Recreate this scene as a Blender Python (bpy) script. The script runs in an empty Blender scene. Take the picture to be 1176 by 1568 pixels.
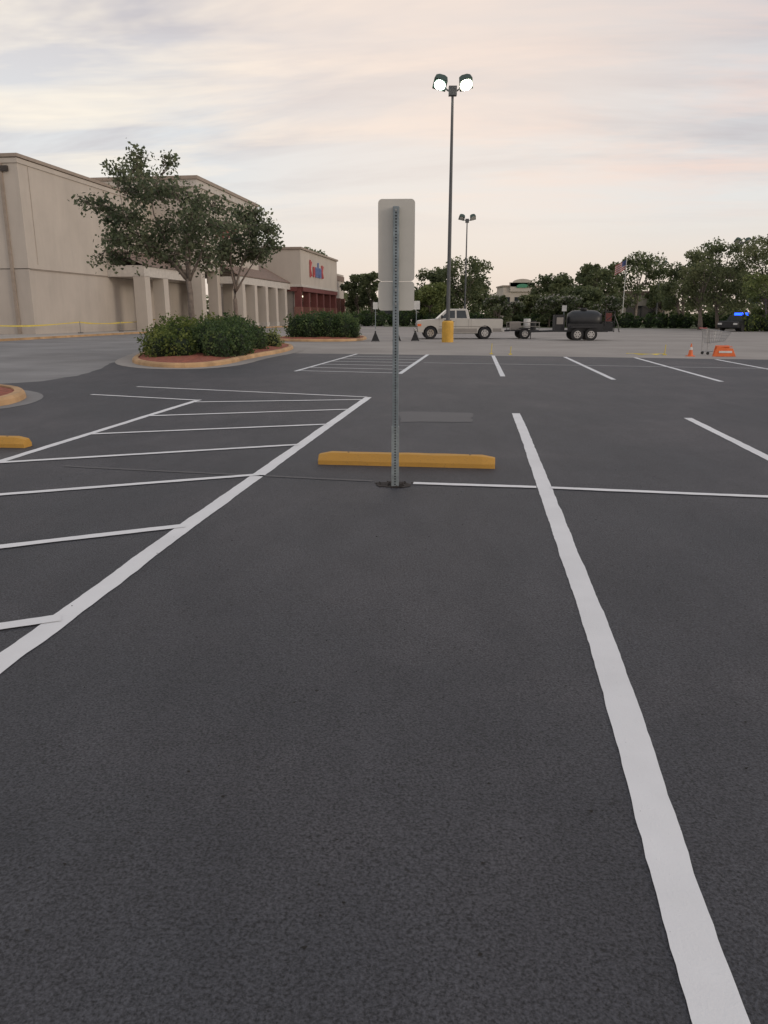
import bpy, math, random, bmesh
import numpy as np
from mathutils import Vector, Matrix
random.seed(7); rng=np.random.default_rng(7)
S=bpy.context.scene
S.view_settings.view_transform='Standard'; S.view_settings.look='None'; S.view_settings.exposure=0; S.view_settings.gamma=1
COL=S.collection

# ------------------------------------------------------------------ materials
def newmat(name):
    m=bpy.data.materials.new(name); m.use_nodes=True
    nt=m.node_tree; b=nt.nodes['Principled BSDF']; return m,nt,b
def N(nt,t): return nt.nodes.new(t)
def ramp(nt,fac,stops):
    r=nt.nodes.new('ShaderNodeValToRGB'); e=r.color_ramp.elements
    while len(e)<len(stops): e.new(.5)
    for i,(p,c) in enumerate(stops):
        e[i].position=p; e[i].color=(*c,1)
    nt.links.new(fac,r.inputs[0]); return r
def noise(nt,scale,detail=5,rough=.55,coord=None,dist=0):
    n=nt.nodes.new('ShaderNodeTexNoise'); n.inputs['Scale'].default_value=scale
    n.inputs['Detail'].default_value=detail; n.inputs['Roughness'].default_value=rough
    n.inputs['Distortion'].default_value=dist
    if coord: nt.links.new(coord,n.inputs['Vector'])
    return n
def mixc(nt,fac,a,b,mode='MIX'):
    m=nt.nodes.new('ShaderNodeMix'); m.data_type='RGBA'; m.blend_type=mode
    for sock,v in ((m.inputs[0],fac),(m.inputs[6],a),(m.inputs[7],b)):
        if hasattr(v,'is_output') : nt.links.new(v,sock)
        elif isinstance(v,(int,float)): sock.default_value=v
        else: sock.default_value=(*v,1)
    return m.outputs[2]
def bump(nt,b,h,st,dist):
    n=nt.nodes.new('ShaderNodeBump'); n.inputs['Strength'].default_value=st; n.inputs['Distance'].default_value=dist
    nt.links.new(h,n.inputs['Height']); nt.links.new(n.outputs[0],b.inputs['Normal'])
def simple(name,col,rough=.7,metal=0,var=.12,scale=3,bmp=0,bscale=40):
    m,nt,b=newmat(name); tc=N(nt,'ShaderNodeTexCoord')
    n=noise(nt,scale,4,.6,tc.outputs['Object'])
    lo=tuple(c*(1-var) for c in col); hi=tuple(min(1,c*(1+var)) for c in col)
    r=ramp(nt,n.outputs[0],[(.3,lo),(.7,hi)])
    nt.links.new(r.outputs[0],b.inputs['Base Color'])
    b.inputs['Roughness'].default_value=rough; b.inputs['Metallic'].default_value=metal
    if bmp:
        n2=noise(nt,bscale,2,.6,tc.outputs['Object']); bump(nt,b,n2.outputs[0],bmp,.01)
    return m
def emis(name,col,st):
    m,nt,b=newmat(name); b.inputs['Base Color'].default_value=(*col,1)
    b.inputs['Emission Color'].default_value=(*col,1); b.inputs['Emission Strength'].default_value=st; return m

def asphalt():
    m,nt,b=newmat('sealed_asphalt'); tc=N(nt,'ShaderNodeTexCoord'); C=tc.outputs['Object']
    mp=N(nt,'ShaderNodeMapping'); mp.inputs['Rotation'].default_value=(0,0,math.radians(7)); mp.inputs['Scale'].default_value=(1,.4,1); nt.links.new(C,mp.inputs[0])
    big=noise(nt,.32,4,.6,C,.5); mid=noise(nt,1.9,4,.7,mp.outputs[0],.4); fine=noise(nt,100,2,.85,C)
    r1=ramp(nt,big.outputs[0],[(.3,(.036,.0385,.0445)),(.5,(.044,.0445,.0505)),(.7,(.064,.0615,.067))])
    r2=ramp(nt,mid.outputs[0],[(.3,(.82,.82,.83)),(.7,(1.19,1.18,1.17))])
    c=mixc(nt,1.0,r1.outputs[0],r2.outputs[0],'MULTIPLY')
    r3=ramp(nt,fine.outputs[0],[(.33,(.22,.22,.23)),(.48,(1,1,1)),(.66,(1.9,1.9,1.9))])
    c=mixc(nt,.95,c,r3.outputs[0],'MULTIPLY')
    wv=noise(nt,22,2,.5,C); ad=nt.nodes.new('ShaderNodeVectorMath'); ad.operation='MULTIPLY_ADD'
    nt.links.new(wv.outputs['Color'],ad.inputs[0]); ad.inputs[1].default_value=(.03,.03,0); nt.links.new(C,ad.inputs[2])
    v=nt.nodes.new('ShaderNodeTexVoronoi'); v.voronoi_dimensions='2D'; v.inputs['Scale'].default_value=30; nt.links.new(ad.outputs[0],v.inputs['Vector'])
    pit=ramp(nt,v.outputs['Distance'],[(.08,(1,1,1)),(.22,(0,0,0))])
    clus=noise(nt,3.4,4,.8,C); cr=ramp(nt,clus.outputs[0],[(.48,(0,0,0)),(.60,(.9,.9,.9))])
    pm=mixc(nt,1.0,pit.outputs[0],cr.outputs[0],'MULTIPLY')
    c=mixc(nt,pm,c,(.010,.010,.011))
    nt.links.new(c,b.inputs['Base Color'])
    b.inputs['Roughness'].default_value=.64
    b.inputs['Specular IOR Level'].default_value=.45
    bump(nt,b,fine.outputs[0],.75,.008)
    return m
def paintmat(name,col,worn=.66,asp=(.08,.08,.085)):
    m,nt,b=newmat(name); tc=N(nt,'ShaderNodeTexCoord'); C=tc.outputs['Object']
    n=noise(nt,1.6,4,.6,C); lo=tuple(c*.88 for c in col)
    r=ramp(nt,n.outputs[0],[(.3,lo),(.7,col)])
    f=noise(nt,110,3,.75,C); k=ramp(nt,f.outputs[0],[(worn,(0,0,0)),(worn+.08,(1,1,1))])
    c=mixc(nt,k.outputs[0],r.outputs[0],asp)
    nt.links.new(c,b.inputs['Base Color']); b.inputs['Roughness'].default_value=.7
    bump(nt,b,f.outputs[0],.5,.005); return m
def leafmat(name,c0,c1,c2,nscale=.8):
    m,nt,b=newmat(name); g=N(nt,'ShaderNodeNewGeometry'); tc=N(nt,'ShaderNodeTexCoord')
    n=noise(nt,nscale,2,.6,tc.outputs['Object'])
    a=nt.nodes.new('ShaderNodeMath'); a.operation='MULTIPLY_ADD'
    nt.links.new(g.outputs['Random Per Island'],a.inputs[0]); a.inputs[1].default_value=.5
    s=nt.nodes.new('ShaderNodeMath'); s.operation='MULTIPLY_ADD'; nt.links.new(n.outputs[0],s.inputs[0]); s.inputs[1].default_value=1.5; s.inputs[2].default_value=-.5
    nt.links.new(s.outputs[0],a.inputs[2])
    r=ramp(nt,a.outputs[0],[(.1,c0),(.5,c1),(.95,c2)])
    nt.links.new(r.outputs[0],b.inputs['Base Color']); b.inputs['Roughness'].default_value=.6
    b.inputs['Specular IOR Level'].default_value=.35
    tr=nt.nodes.new('ShaderNodeBsdfTranslucent'); nt.links.new(r.outputs[0],tr.inputs[0])
    mx=nt.nodes.new('ShaderNodeMixShader'); mx.inputs[0].default_value=.42
    nt.links.new(b.outputs[0],mx.inputs[1]); nt.links.new(tr.outputs[0],mx.inputs[2])
    nt.links.new(mx.outputs[0],nt.nodes['Material Output'].inputs[0]); return m
def stucco(name,col,stain=.2):
    m,nt,b=newmat(name); tc=N(nt,'ShaderNodeTexCoord'); C=tc.outputs['Object']
    mp=N(nt,'ShaderNodeMapping'); mp.inputs['Scale'].default_value=(1,1,.18); nt.links.new(C,mp.inputs[0])
    st=noise(nt,.9,4,.65,mp.outputs[0],.4); n=noise(nt,.35,3,.6,C)
    r=ramp(nt,n.outputs[0],[(.3,tuple(c*.93 for c in col)),(.7,tuple(c*1.05 for c in col))])
    r2=ramp(nt,st.outputs[0],[(.3,(1-stain,)*3),(.6,(1,1,1))])
    c=mixc(nt,1.0,r.outputs[0],r2.outputs[0],'MULTIPLY'); nt.links.new(c,b.inputs['Base Color'])
    b.inputs['Roughness'].default_value=.9; f=noise(nt,30,2,.6,C); bump(nt,b,f.outputs[0],.3,.01); return m
def brick(name):
    m,nt,b=newmat(name); tc=N(nt,'ShaderNodeTexCoord')
    t=nt.nodes.new('ShaderNodeTexBrick'); t.inputs['Color1'].default_value=(.19,.06,.045,1); t.inputs['Color2'].default_value=(.25,.09,.065,1)
    t.inputs['Mortar'].default_value=(.3,.26,.22,1); t.inputs['Scale'].default_value=3
    mp=N(nt,'ShaderNodeMapping'); mp.inputs['Rotation'].default_value=(math.radians(90),0,0); nt.links.new(tc.outputs['Object'],mp.inputs[0]); nt.links.new(mp.outputs[0],t.inputs[0])
    nt.links.new(t.outputs[0],b.inputs['Base Color']); b.inputs['Roughness'].default_value=.85; return m

M={}
M['asphalt']=asphalt()
M['concrete']=simple('old_concrete_pavement',(.30,.275,.25),.85,0,.16,.25,.3,30)
M['oldroad']=simple('weathered_asphalt',(.225,.22,.215),.85,0,.22,.35,.4,60)
M['grass']=simple('grass_ground',(.10,.12,.05),.95,0,.35,.6,.5,20)
M['paint']=paintmat('white_line_paint',(.80,.80,.80),.70)
M['paintfar']=paintmat('white_line_paint_thin',(.74,.75,.76),.66)
M['faded']=paintmat('faded_line',(.11,.108,.11),.52,(.065,.065,.07))
M['patch']=paintmat('covered_old_marking',(.11,.108,.11),.55,(.07,.07,.074))
M['yellow']=paintmat('yellow_stop_paint',(.56,.30,.055),.60,(.18,.13,.07))
M['kerb']=simple('kerb_tan_concrete',(.46,.29,.15),.85,0,.3,1.2,.4,25)
M['mulch']=simple('pine_bark_mulch',(.28,.085,.05),.95,0,.45,9,.9,25)
M['sidewalk']=simple('sidewalk_concrete',(.40,.37,.33),.85,0,.15,.4)
M['galv']=simple('galvanized_steel',(.23,.27,.29),.45,.55,.2,14)
M['galv2']=simple('galvanized_sleeve',(.30,.34,.35),.5,.5,.25,14)
M['signback']=simple('aluminium_sign_back',(.54,.525,.48),.5,.1,.08,2.2)
M['hole']=simple('dark_hole',(.012,.012,.014),.9)
M['bolt']=simple('bolt_steel',(.35,.35,.35),.4,.8)
M['rubble']=simple('broken_asphalt_base',(.035,.028,.024),.95,0,.5,40,.9,60)
M['dirt']=simple('loose_debris',(.02,.018,.015),.9,0,.5,30)
M['polemetal']=simple('dark_bronze_pole',(.10,.105,.11),.5,.3,.15,2)
M['yellowbase']=simple('yellow_concrete_base',(.60,.35,.06),.75,0,.15,3)
M['stucco']=stucco('cream_stucco',(.53,.475,.415),.08)
M['stucco2']=stucco('beige_stucco_lower',(.50,.445,.39),.10)
M['cap']=simple('parapet_cap',(.33,.27,.22),.7)
M['white']=simple('off_white_trim',(.54,.50,.45),.7)
M['shingle']=simple('brown_shingle',(.22,.16,.13),.9,0,.3,5,.5,14)
M['glass']=simple('dark_store_glass',(.03,.035,.04),.12,0,.2,1)
M['dark']=simple('dark_frame',(.05,.04,.035),.6)
M['brick']=brick('red_brick')
M['awning']=simple('dark_red_awning',(.16,.05,.045),.8)
M['redsign']=simple('red_sign_letters',(.50,.09,.09),.5)
M['bluesign']=simple('blue_sign_letters',(.13,.20,.42),.5)
M['litwin']=emis('lit_shop_light',(1,.85,.6),2.5)
M['bark']=simple('tree_bark',(.20,.165,.14),.9,0,.3,6,.8,18)
M['leafA']=leafmat('leaves_mid_green',(.052,.075,.042),(.125,.155,.085),(.24,.26,.155),.9)
M['leafB']=leafmat('leaves_tree_background',(.065,.088,.045),(.13,.16,.075),(.24,.26,.13),.45)
M['leafB2']=leafmat('leaves_tree_olive',(.08,.10,.05),(.165,.19,.09),(.28,.29,.15),.45)
M['leafC']=leafmat('leaves_yellow_green',(.09,.12,.04),(.19,.23,.08),(.31,.34,.13),.5)
M['leafbush']=leafmat('leaves_shrub',(.045,.075,.022),(.125,.17,.045),(.29,.32,.09),1.8)
M['leafhedge']=leafmat('leaves_shrub_dark',(.03,.06,.024),(.075,.125,.045),(.16,.21,.075),1.8)
M['flower']=leafmat('white_blossom',(.25,.24,.2),(.42,.40,.36),(.6,.57,.52),1)
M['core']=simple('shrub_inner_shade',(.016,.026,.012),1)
M['truckw']=simple('truck_silver_white_paint',(.50,.48,.44),.32,.1,.05,2)
M['truckg']=simple('truck_lower_grey_paint',(.27,.25,.23),.4,.1,.05,2)
M['chrome']=simple('chrome',(.55,.55,.55),.2,.9)
M['rubber']=simple('tyre_rubber',(.02,.02,.021),.85)
M['carglass']=simple('car_glass',(.035,.045,.05),.08)
M['black']=simple('black_paint',(.016,.017,.019),.4,0,.3,2)
M['black2']=simple('black_matte_steel',(.028,.028,.03),.7,0,.3,3)
M['redlight']=simple('red_tail_lamp',(.45,.03,.02),.3)
M['orange']=simple('orange_plastic',(.72,.15,.035),.5)
M['reflw']=simple('reflective_white',(.6,.6,.58),.4)
M['tape']=simple('yellow_caution_tape',(.62,.49,.08),.5)
M['bluelight']=emis('blue_beacon',(.015,.09,1),3.2)
M['green']=simple('green_sign',(.07,.27,.16),.5)
M['lampgreen']=simple('lamp_housing_green',(.05,.085,.07),.5)
M['flagr']=simple('flag_red',(.38,.09,.09),.8)
M['flagw']=simple('flag_white',(.5,.46,.45),.8)
M['flagb']=simple('flag_blue',(.06,.08,.2),.8)
M['lampg']=emis('lamp_lens_cool',(.86,1.0,.88),30)
M['lampw']=emis('lamp_lens_warm',(1.0,.92,.74),45)

# ------------------------------------------------------------------ mesh builder
class MB:
    def __init__(s): s.v=[];s.f=[];s.m=[];s.mats=[]
    def mi(s,k):
        if k not in s.mats: s.mats.append(k)
        return s.mats.index(k)
    def add(s,vs,fs,k):
        o=len(s.v); s.v+= [tuple(v) for v in vs]; i=s.mi(k)
        for f in fs: s.f.append(tuple(a+o for a in f)); s.m.append(i)
    def box(s,c,d,k,rz=0,mat=None):
        hx,hy,hz=d[0]/2,d[1]/2,d[2]/2
        vs=[Vector((x,y,z)) for x in(-hx,hx) for y in(-hy,hy) for z in(-hz,hz)]
        R=mat if mat is not None else Matrix.Rotation(rz,3,'Z')
        vs=[R@v+Vector(c) for v in vs]
        s.add(vs,[(0,1,3,2),(4,6,7,5),(0,4,5,1),(2,3,7,6),(0,2,6,4),(1,5,7,3)],k)
    def tube(s,pts,rs,k,n=8,caps=True):
        pts=[Vector(p) for p in pts]; vs=[];fs=[]
        for i,p in enumerate(pts):
            d=(pts[min(i+1,len(pts)-1)]-pts[max(i-1,0)]).normalized()
            a=d.cross(Vector((0,0,1)))
            if a.length<.05: a=d.cross(Vector((1,0,0)))
            a.normalize(); b=d.cross(a)
            for j in range(n):
                t=2*math.pi*j/n; vs.append(p+(a*math.cos(t)+b*math.sin(t))*rs[i])
        for i in range(len(pts)-1):
            for j in range(n):
                q=(j+1)%n; fs.append((i*n+j,i*n+q,(i+1)*n+q,(i+1)*n+j))
        if caps: fs.append(tuple(range(n))[::-1]); fs.append(tuple(range((len(pts)-1)*n,len(pts)*n)))
        s.add(vs,fs,k)
    def cyl(s,a,b,r,k,n=12,r2=None): s.tube([a,b],[r,r if r2 is None else r2],k,n)
    def prism(s,prof,y0,y1,k):
        n=len(prof); vs=[(x,y0,z) for x,z in prof]+[(x,y1,z) for x,z in prof]
        fs=[tuple(range(n)),tuple(range(n,2*n))[::-1]]+[(i,i+n,(i+1)%n+n,(i+1)%n) for i in range(n)]
        s.add(vs,fs,k)
    def slab(s,poly,z0,z1,k,kt=None):
        n=len(poly); vs=[(x,y,z0) for x,y in poly]+[(x,y,z1) for x,y in poly]
        s.add(vs,[(i,(i+1)%n,(i+1)%n+n,i+n) for i in range(n)],k)
        s.add([(x,y,z1) for x,y in poly],[tuple(range(n))],kt or k)
    def make(s,name,parent=None,bevel=0,smooth=False,loc=None,rz=0):
        me=bpy.data.meshes.new(name); me.from_pydata(s.v,[],s.f)
        for k in s.mats: me.materials.append(M[k])
        me.polygons.foreach_set('material_index',s.m)
        bm=bmesh.new(); bm.from_mesh(me); bmesh.ops.recalc_face_normals(bm,faces=bm.faces); bm.to_mesh(me); bm.free()
        if smooth: me.polygons.foreach_set('use_smooth',[True]*len(me.polygons))
        o=bpy.data.objects.new(name,me); COL.objects.link(o)
        if bevel:
            b=o.modifiers.new('b','BEVEL'); b.width=bevel; b.segments=2; b.limit_method='ANGLE'; b.angle_limit=math.radians(40)
        if parent: o.parent=parent
        if loc: o.location=loc
        o.rotation_euler[2]=rz
        return o
def group(name,loc=(0,0,0),rz=0):
    e=bpy.data.objects.new(name,None); COL.objects.link(e); e.location=loc; e.rotation_euler[2]=rz; e.empty_display_size=.2; return e

# ------------------------------------------------------------------ foliage
def leafarrays(c,size,flat=0.0):
    n=len(c); nrm=rng.normal(size=(n,3)); nrm[:,2]+=flat; nrm/=np.linalg.norm(nrm,axis=1)[:,None]
    t=rng.normal(size=(n,3)); a=np.cross(nrm,t); a/=np.linalg.norm(a,axis=1)[:,None]; b=np.cross(nrm,a)
    s=(size*rng.uniform(.6,1.3,n))[:,None]
    return np.stack([c-a*s*.5,c-b*s*.32,c+a*s*.5,c+b*s*.32],1).reshape(-1,3)
def foliage_obj(name,mb,leaf):
    nv=len(mb.v); base=np.array(mb.v,dtype=float).reshape(-1,3) if nv else np.zeros((0,3))
    allv=[base]; loops=[];starts=[];tot=[];mi=[]; L=0
    for f,m in zip(mb.f,mb.m):
        loops+=list(f); starts.append(L); tot.append(len(f)); L+=len(f); mi.append(m)
    loops=[np.array(loops,dtype=np.int64)]; starts=[np.array(starts,dtype=np.int64)]; tot=[np.array(tot,dtype=np.int64)]; mi=[np.array(mi,dtype=np.int64)]
    off=nv
    for va,k in leaf:
        n=len(va)//4; allv.append(va); loops.append(np.arange(n*4)+off); starts.append(np.arange(n)*4+L); tot.append(np.full(n,4)); mi.append(np.full(n,mb.mi(k)))
        off+=n*4; L+=n*4
    V=np.concatenate(allv); lo=np.concatenate(loops).astype(np.int32); st=np.concatenate(starts).astype(np.int32); mi=np.concatenate(mi).astype(np.int32)
    me=bpy.data.meshes.new(name); me.vertices.add(len(V)); me.vertices.foreach_set('co',V.astype(np.float32).ravel())
    me.loops.add(len(lo)); me.loops.foreach_set('vertex_index',lo)
    me.polygons.add(len(st)); me.polygons.foreach_set('loop_start',st)
    try: me.polygons.foreach_set('loop_total',np.concatenate(tot).astype(np.int32))
    except Exception: pass
    for k in mb.mats: me.materials.append(M[k])
    me.polygons.foreach_set('material_index',mi)
    me.update(calc_edges=True); me.validate()
    o=bpy.data.objects.new(name,me); COL.objects.link(o)
    return o
def bent(p0,p1,r0,r1,mb,k='bark',n=6,w=.12,seg=5):
    p0=Vector(p0);p1=Vector(p1);L=(p1-p0).length; pts=[];rs=[]
    off=Vector((random.uniform(-1,1),random.uniform(-1,1),random.uniform(.1,.9)))*L*w
    for i in range(seg+1):
        t=i/seg; pts.append(p0.lerp(p1,t)+off*math.sin(math.pi*t)*1.0+Vector((random.uniform(-1,1),random.uniform(-1,1),0))*L*.012); rs.append(r0+(r1-r0)*t)
    mb.tube(pts,rs,k,n); return pts

def near_tree(name,loc,fork,limbs,blobs,trunk_r,leaf,density=900,ls=.13):
    mb=MB(); F=Vector(fork)
    bent((0,0,-.05),F,trunk_r*1.15,trunk_r*.8,mb,n=10,w=.03)
    limbpts=[]
    for L in limbs:
        pts=bent(F-Vector((0,0,.1)),L,trunk_r*.5,trunk_r*.16,mb,n=7,w=.08,seg=7); limbpts+=[(p,trunk_r*(.42-.28*i/7)) for i,p in enumerate(pts)]
    cs=[]
    for (x,z,r) in blobs:
        for q in range(3):
            y=random.uniform(-1.7,1.7)*(1.0 if r>.5 else .4); c=Vector((x+random.uniform(-.25,.25),y,z+random.uniform(-.2,.2)))
            p,rr=min(limbpts,key=lambda a:(a[0]-c).length+(0.6 if a[0].z>c.z else 0))
            pts=bent(p,c,rr*.42,.012,mb,n=5,w=.1)
            for w in range(8):
                d=Vector((random.gauss(0,1),random.gauss(0,1),random.gauss(.15,.8))).normalized()*r*random.uniform(.45,1.1)
                e=c+d; b0=pts[random.choice([3,4,5])]
                mb.tube([b0,b0.lerp(e,.5)+Vector((0,0,.05)),e],[.014,.009,.004],'bark',4,False)
                k=int(density*r/21)
                tt=rng.uniform(.25,1.1,k)[:,None]
                cs.append(np.array(b0)[None]*(1-tt)+np.array(e)[None]*tt + rng.normal(size=(k,3))*np.array([.19,.19,.14])*max(r,.5)/.65)
    o=foliage_obj(name,mb,[(leafarrays(np.concatenate(cs),ls,.4),leaf)]); o.location=loc; return o

def bg_tree_mesh(name,H,W,leaf,nblob,seed,ls=.42,leaves=4200,flower=None,low=.22):
    r=np.random.default_rng(seed); random.seed(seed); mb=MB()
    for k in range(random.choice([1,2,3])):
        bent((random.uniform(-.2,.2),random.uniform(-.2,.2),-.1),(random.uniform(-.15,.15)*W,random.uniform(-.15,.15)*W,H*.55),.02*H+.04,.03,mb,n=6,w=.05)
    cs=[]
    for i in range(nblob):
        u=r.uniform(0,1)**.7; z=H*(low+ (1-low)*u*.9); wid=W*.5*math.sqrt(max(.05,1-((z/H-.55)/.52)**2))
        a=r.uniform(0,6.28); rad=wid*r.uniform(.35,.95); c=np.array([math.cos(a)*rad,math.sin(a)*rad,z]); br=W*r.uniform(.08,.19)
        k=int(leaves/nblob); d=r.normal(size=(k,3)); d/=np.linalg.norm(d,axis=1)[:,None]; d*= (r.uniform(.2,1.15,k)**.6)[:,None]*br; d[:,2]*=.7
        cs.append(c+d)
        if i%2==0: mb.tube([(0,0,z*.55),(c[0]*.6,c[1]*.6,z*.85),tuple(c)],[.05,.035,.015],'bark',4,False)
    C=np.concatenate(cs); lv=[(leafarrays(C,ls,.5),leaf)]
    if flower:
        top=C[(C[:,2]>H*.5)]; sel=top[r.uniform(size=len(top))<.2]; sel=sel+np.array([0,0,.1]); lv.append((leafarrays(sel,ls*.9,.5),flower))
    return foliage_obj(name,mb,lv)
def bush(name,parts,leaf,ls=.09,dens=1100):
    mb=MB(); cs=[]
    for (x,y,z,rx,ry,rz) in parts:
        vs=[];fs=[];n1,n2=10,6
        for i in range(n2+1):
            ph=math.pi*i/n2-math.pi/2
            for j in range(n1):
                t=2*math.pi*j/n1; q=.80+random.uniform(-.06,.06); vs.append((x+rx*q*math.cos(ph)*math.cos(t),y+ry*q*math.cos(ph)*math.sin(t),max(.02,z+rz*q*math.sin(ph))))
        for i in range(n2):
            for j in range(n1): fs.append((i*n1+j,i*n1+(j+1)%n1,(i+1)*n1+(j+1)%n1,(i+1)*n1+j))
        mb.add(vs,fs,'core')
        n=int(dens*(rx*ry+rx*rz+ry*rz)); d=rng.normal(size=(n,3)); d/=np.linalg.norm(d,axis=1)[:,None]
        lump=1+.12*np.sin(d[:,0]*7+x*3)*np.cos(d[:,1]*6+y)+.09*np.sin(d[:,2]*11+x)
        p=d*np.array([rx,ry,rz])*(lump*rng.uniform(.78,1.1,n))[:,None]+np.array([x,y,z]); p=p[p[:,2]>.03]; cs.append(p)
        for _ in range(int(34*rx)):
            dd=rng.normal(size=3); dd[2]=abs(dd[2])+.3; dd/=np.linalg.norm(dd)
            b=np.array([x,y,z])+dd*np.array([rx,ry,rz]); cs.append(b+dd*rng.uniform(0,.24,(7,1))+rng.normal(size=(7,3))*.03)
    return foliage_obj(name,mb,[(leafarrays(np.concatenate(cs),ls,.6),leaf)])

# ------------------------------------------------------------------ ground
def sheet(name,poly,z,k,sub=0,jit=0):
    if sub:
        out=[]
        for i,(a,b) in enumerate(zip(poly,poly[1:]+poly[:1])):
            L=math.dist(a,b); n=max(1,int(L/sub))
            for j in range(n):
                t=j/n; out.append((a[0]+(b[0]-a[0])*t+random.uniform(-jit,jit),a[1]+(b[1]-a[1])*t+random.uniform(-jit,jit)))
        poly=out
    mb=MB(); mb.add([(x,y,z) for x,y in poly],[tuple(range(len(poly)))],k); return mb.make(name)
sheet('ground',[(-1500,-300),(1500,-300),(1500,3000),(-1500,3000)],-.004,'grass')
sheet('concrete_pavement',[(-120,-60),(140,-60),(140,62),(34,82),(0,96),(0,200),(-60,200),(-120,120)],0,'concrete')
sheet('old_asphalt_road',[(-80,-20),(-4,-20),(-4.6,33),(-5.2,41),(-9,49),(-12,60),(-14,75),(-60,75),(-80,40)],.004,'oldroad')
sheet('asphalt_parking_lot',[(-60,-15),(60,-15),(60,14),(26,23.6),(13.51,27.13),(6,29.2),(.31,30.63),(-4.76,31.64),(-7,29.6),(-9.04,27.5),(-8.9,25),(-8.3,22.6),(-8.0,20),(-8.2,18.3),(-9.0,17.6),(-12,17.0),(-20,15.5),(-60,9)],.008,'asphalt',.5,.05)

def chaikin_open(p,it=2):
    for _ in range(it):
        q=[p[0]]
        for a,b in zip(p,p[1:]): q+=[(a[0]*.75+b[0]*.25,a[1]*.75+b[1]*.25),(a[0]*.25+b[0]*.75,a[1]*.25+b[1]*.75)]
        p=q+[p[-1]]
    return p
def strip(mb,pts,w,k,z=.012,step=.05,j=.003):
    pts=chaikin_open(pts) if len(pts)>2 else pts
    P=[Vector(p) for p in pts]; out=[P[0]]
    for a,b in zip(P,P[1:]):
        n=max(1,int(round((b-a).length/step)))
        for i in range(1,n+1): out.append(a.lerp(b,i/n))
    vs=[]; wl=wr=0
    for i,p in enumerate(out):
        a=out[max(0,i-10)]; b=out[min(len(out)-1,i+10)]; d=(b-a).normalized(); nn=Vector((-d.y,d.x))
        wl=.75*wl+random.uniform(-j,j); wr=.75*wr+random.uniform(-j,j)
        l=p+nn*(w/2+wl); r=p-nn*(w/2+wr)
        vs+=[(l.x,l.y,z),(r.x,r.y,z)]
    mb.add(vs,[(2*i,2*i+1,2*i+3,2*i+2) for i in range(len(out)-1)],k)
def line(name,pts,w=.10,k='paint',z=.012,j=.003):
    mb=MB(); strip(mb,pts,w,k,z,j=j); return mb.make(name)
line('parking_line',[(.62,-.3),(.70,.8),(.80,1.65),(1.03,3.08),(1.25,4.88),(1.49,6.84),(1.90,10.2),(2.14,12.3)],.130,z=.012,j=.0028)
line('parking_line',[(-1.95,1.6),(-1.81,3.0),(-1.71,3.77),(-1.51,5.56),(-1.23,7.68),(-.8,11),(-.30,14.76)],.135,z=.012,j=.003)
line('parking_line',[(1.55,6.865),(3.39,6.5),(6.5,6.0)],.09,z=.016)
line('parking_line',[(.28,7.06),(1.42,6.89)],.09,z=.016)
line('parking_line',[(4.71,11.74),(4.32,8.4),(3.5,2),(3.3,0)],.12)
line('hatched_marking',[(-4.9,2.2),(-4.21,8.17),(-3.47,14.3)],.11,z=.012)
hb=MB()
for a,b in [((-5.46,16.9),(-.33,14.76)),((-5.85,15.24),(-3.48,14.2)),((-3.45,13.9),(-.42,14.3)),((-3.72,11.97),(-.60,12.81)),((-3.92,10.11),(-.84,11.03)),((-4.17,8.1),(-1.05,9.26)),((-4.4,6.2),(-1.26,7.46)),((-4.6,4.1),(-1.52,5.57)),((-4.8,2.35),(-1.72,3.76))]:
    strip(hb,[a,b],.095,'paint',.016)
hb.make('hatched_marking')
line('faded_line',[(-3.4,7.92),(-3,7.81),(-.11,7.17)],.06,'faded',.012)
sheet('covered_marking_patch',[(.26,12.55),(1.44,12.38),(1.31,11.24),(.23,11.31)],.012,'patch',.15,.03)
fb=MB()
def lerp(a,b,t): return (a[0]+(b[0]-a[0])*t,a[1]+(b[1]-a[1])*t)
A0,A1,B0,B1=(-2.49,21.57),(-1.08,31.0),(.42,20.62),(1.73,30.5)
strip(fb,[A0,A1],.11,'paintfar',.012); strip(fb,[B0,B1],.13,'paintfar',.012)
for t in (0.02,.16,.32,.48,.64,.8): strip(fb,[lerp(A0,A1,t),lerp(B0,B1,t)],.10,'paintfar',.016)
fb.make('hatched_marking')
for a,b in [((4.19,29.67),(3.06,19.76)),((6.74,28.78),(5.63,18.77)),((9.21,28.35),(8.03,18.22)),((11.7,27.2),(10.7,17.9)),((14.2,26.5),(13.1,17.2))]: line('parking_line',[a,b],.13,'paintfar')
line('parking_line',[(1.3,25.3),(11.29,22.6),(17,21.0)],.06,'paintfar',.016)

db=MB()
for _ in range(420):
    y=random.uniform(1.2,11); x=random.uniform(-.55,.62)*y+random.uniform(-.4,.4); r=random.uniform(.002,.006); a=random.uniform(0,6.28)
    if abs(x-(.58+.135*y))<.1: continue
    vs=[(x+r*math.cos(a+t)*random.uniform(.6,1.9),y+r*math.sin(a+t)*random.uniform(.5,1),.010+random.uniform(0,.005)) for t in (0,1.3,2.6,3.9,5.2)]
    db.add(vs,[(0,1,2,3,4)],'dirt')
db.make('loose_gravel')

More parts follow.
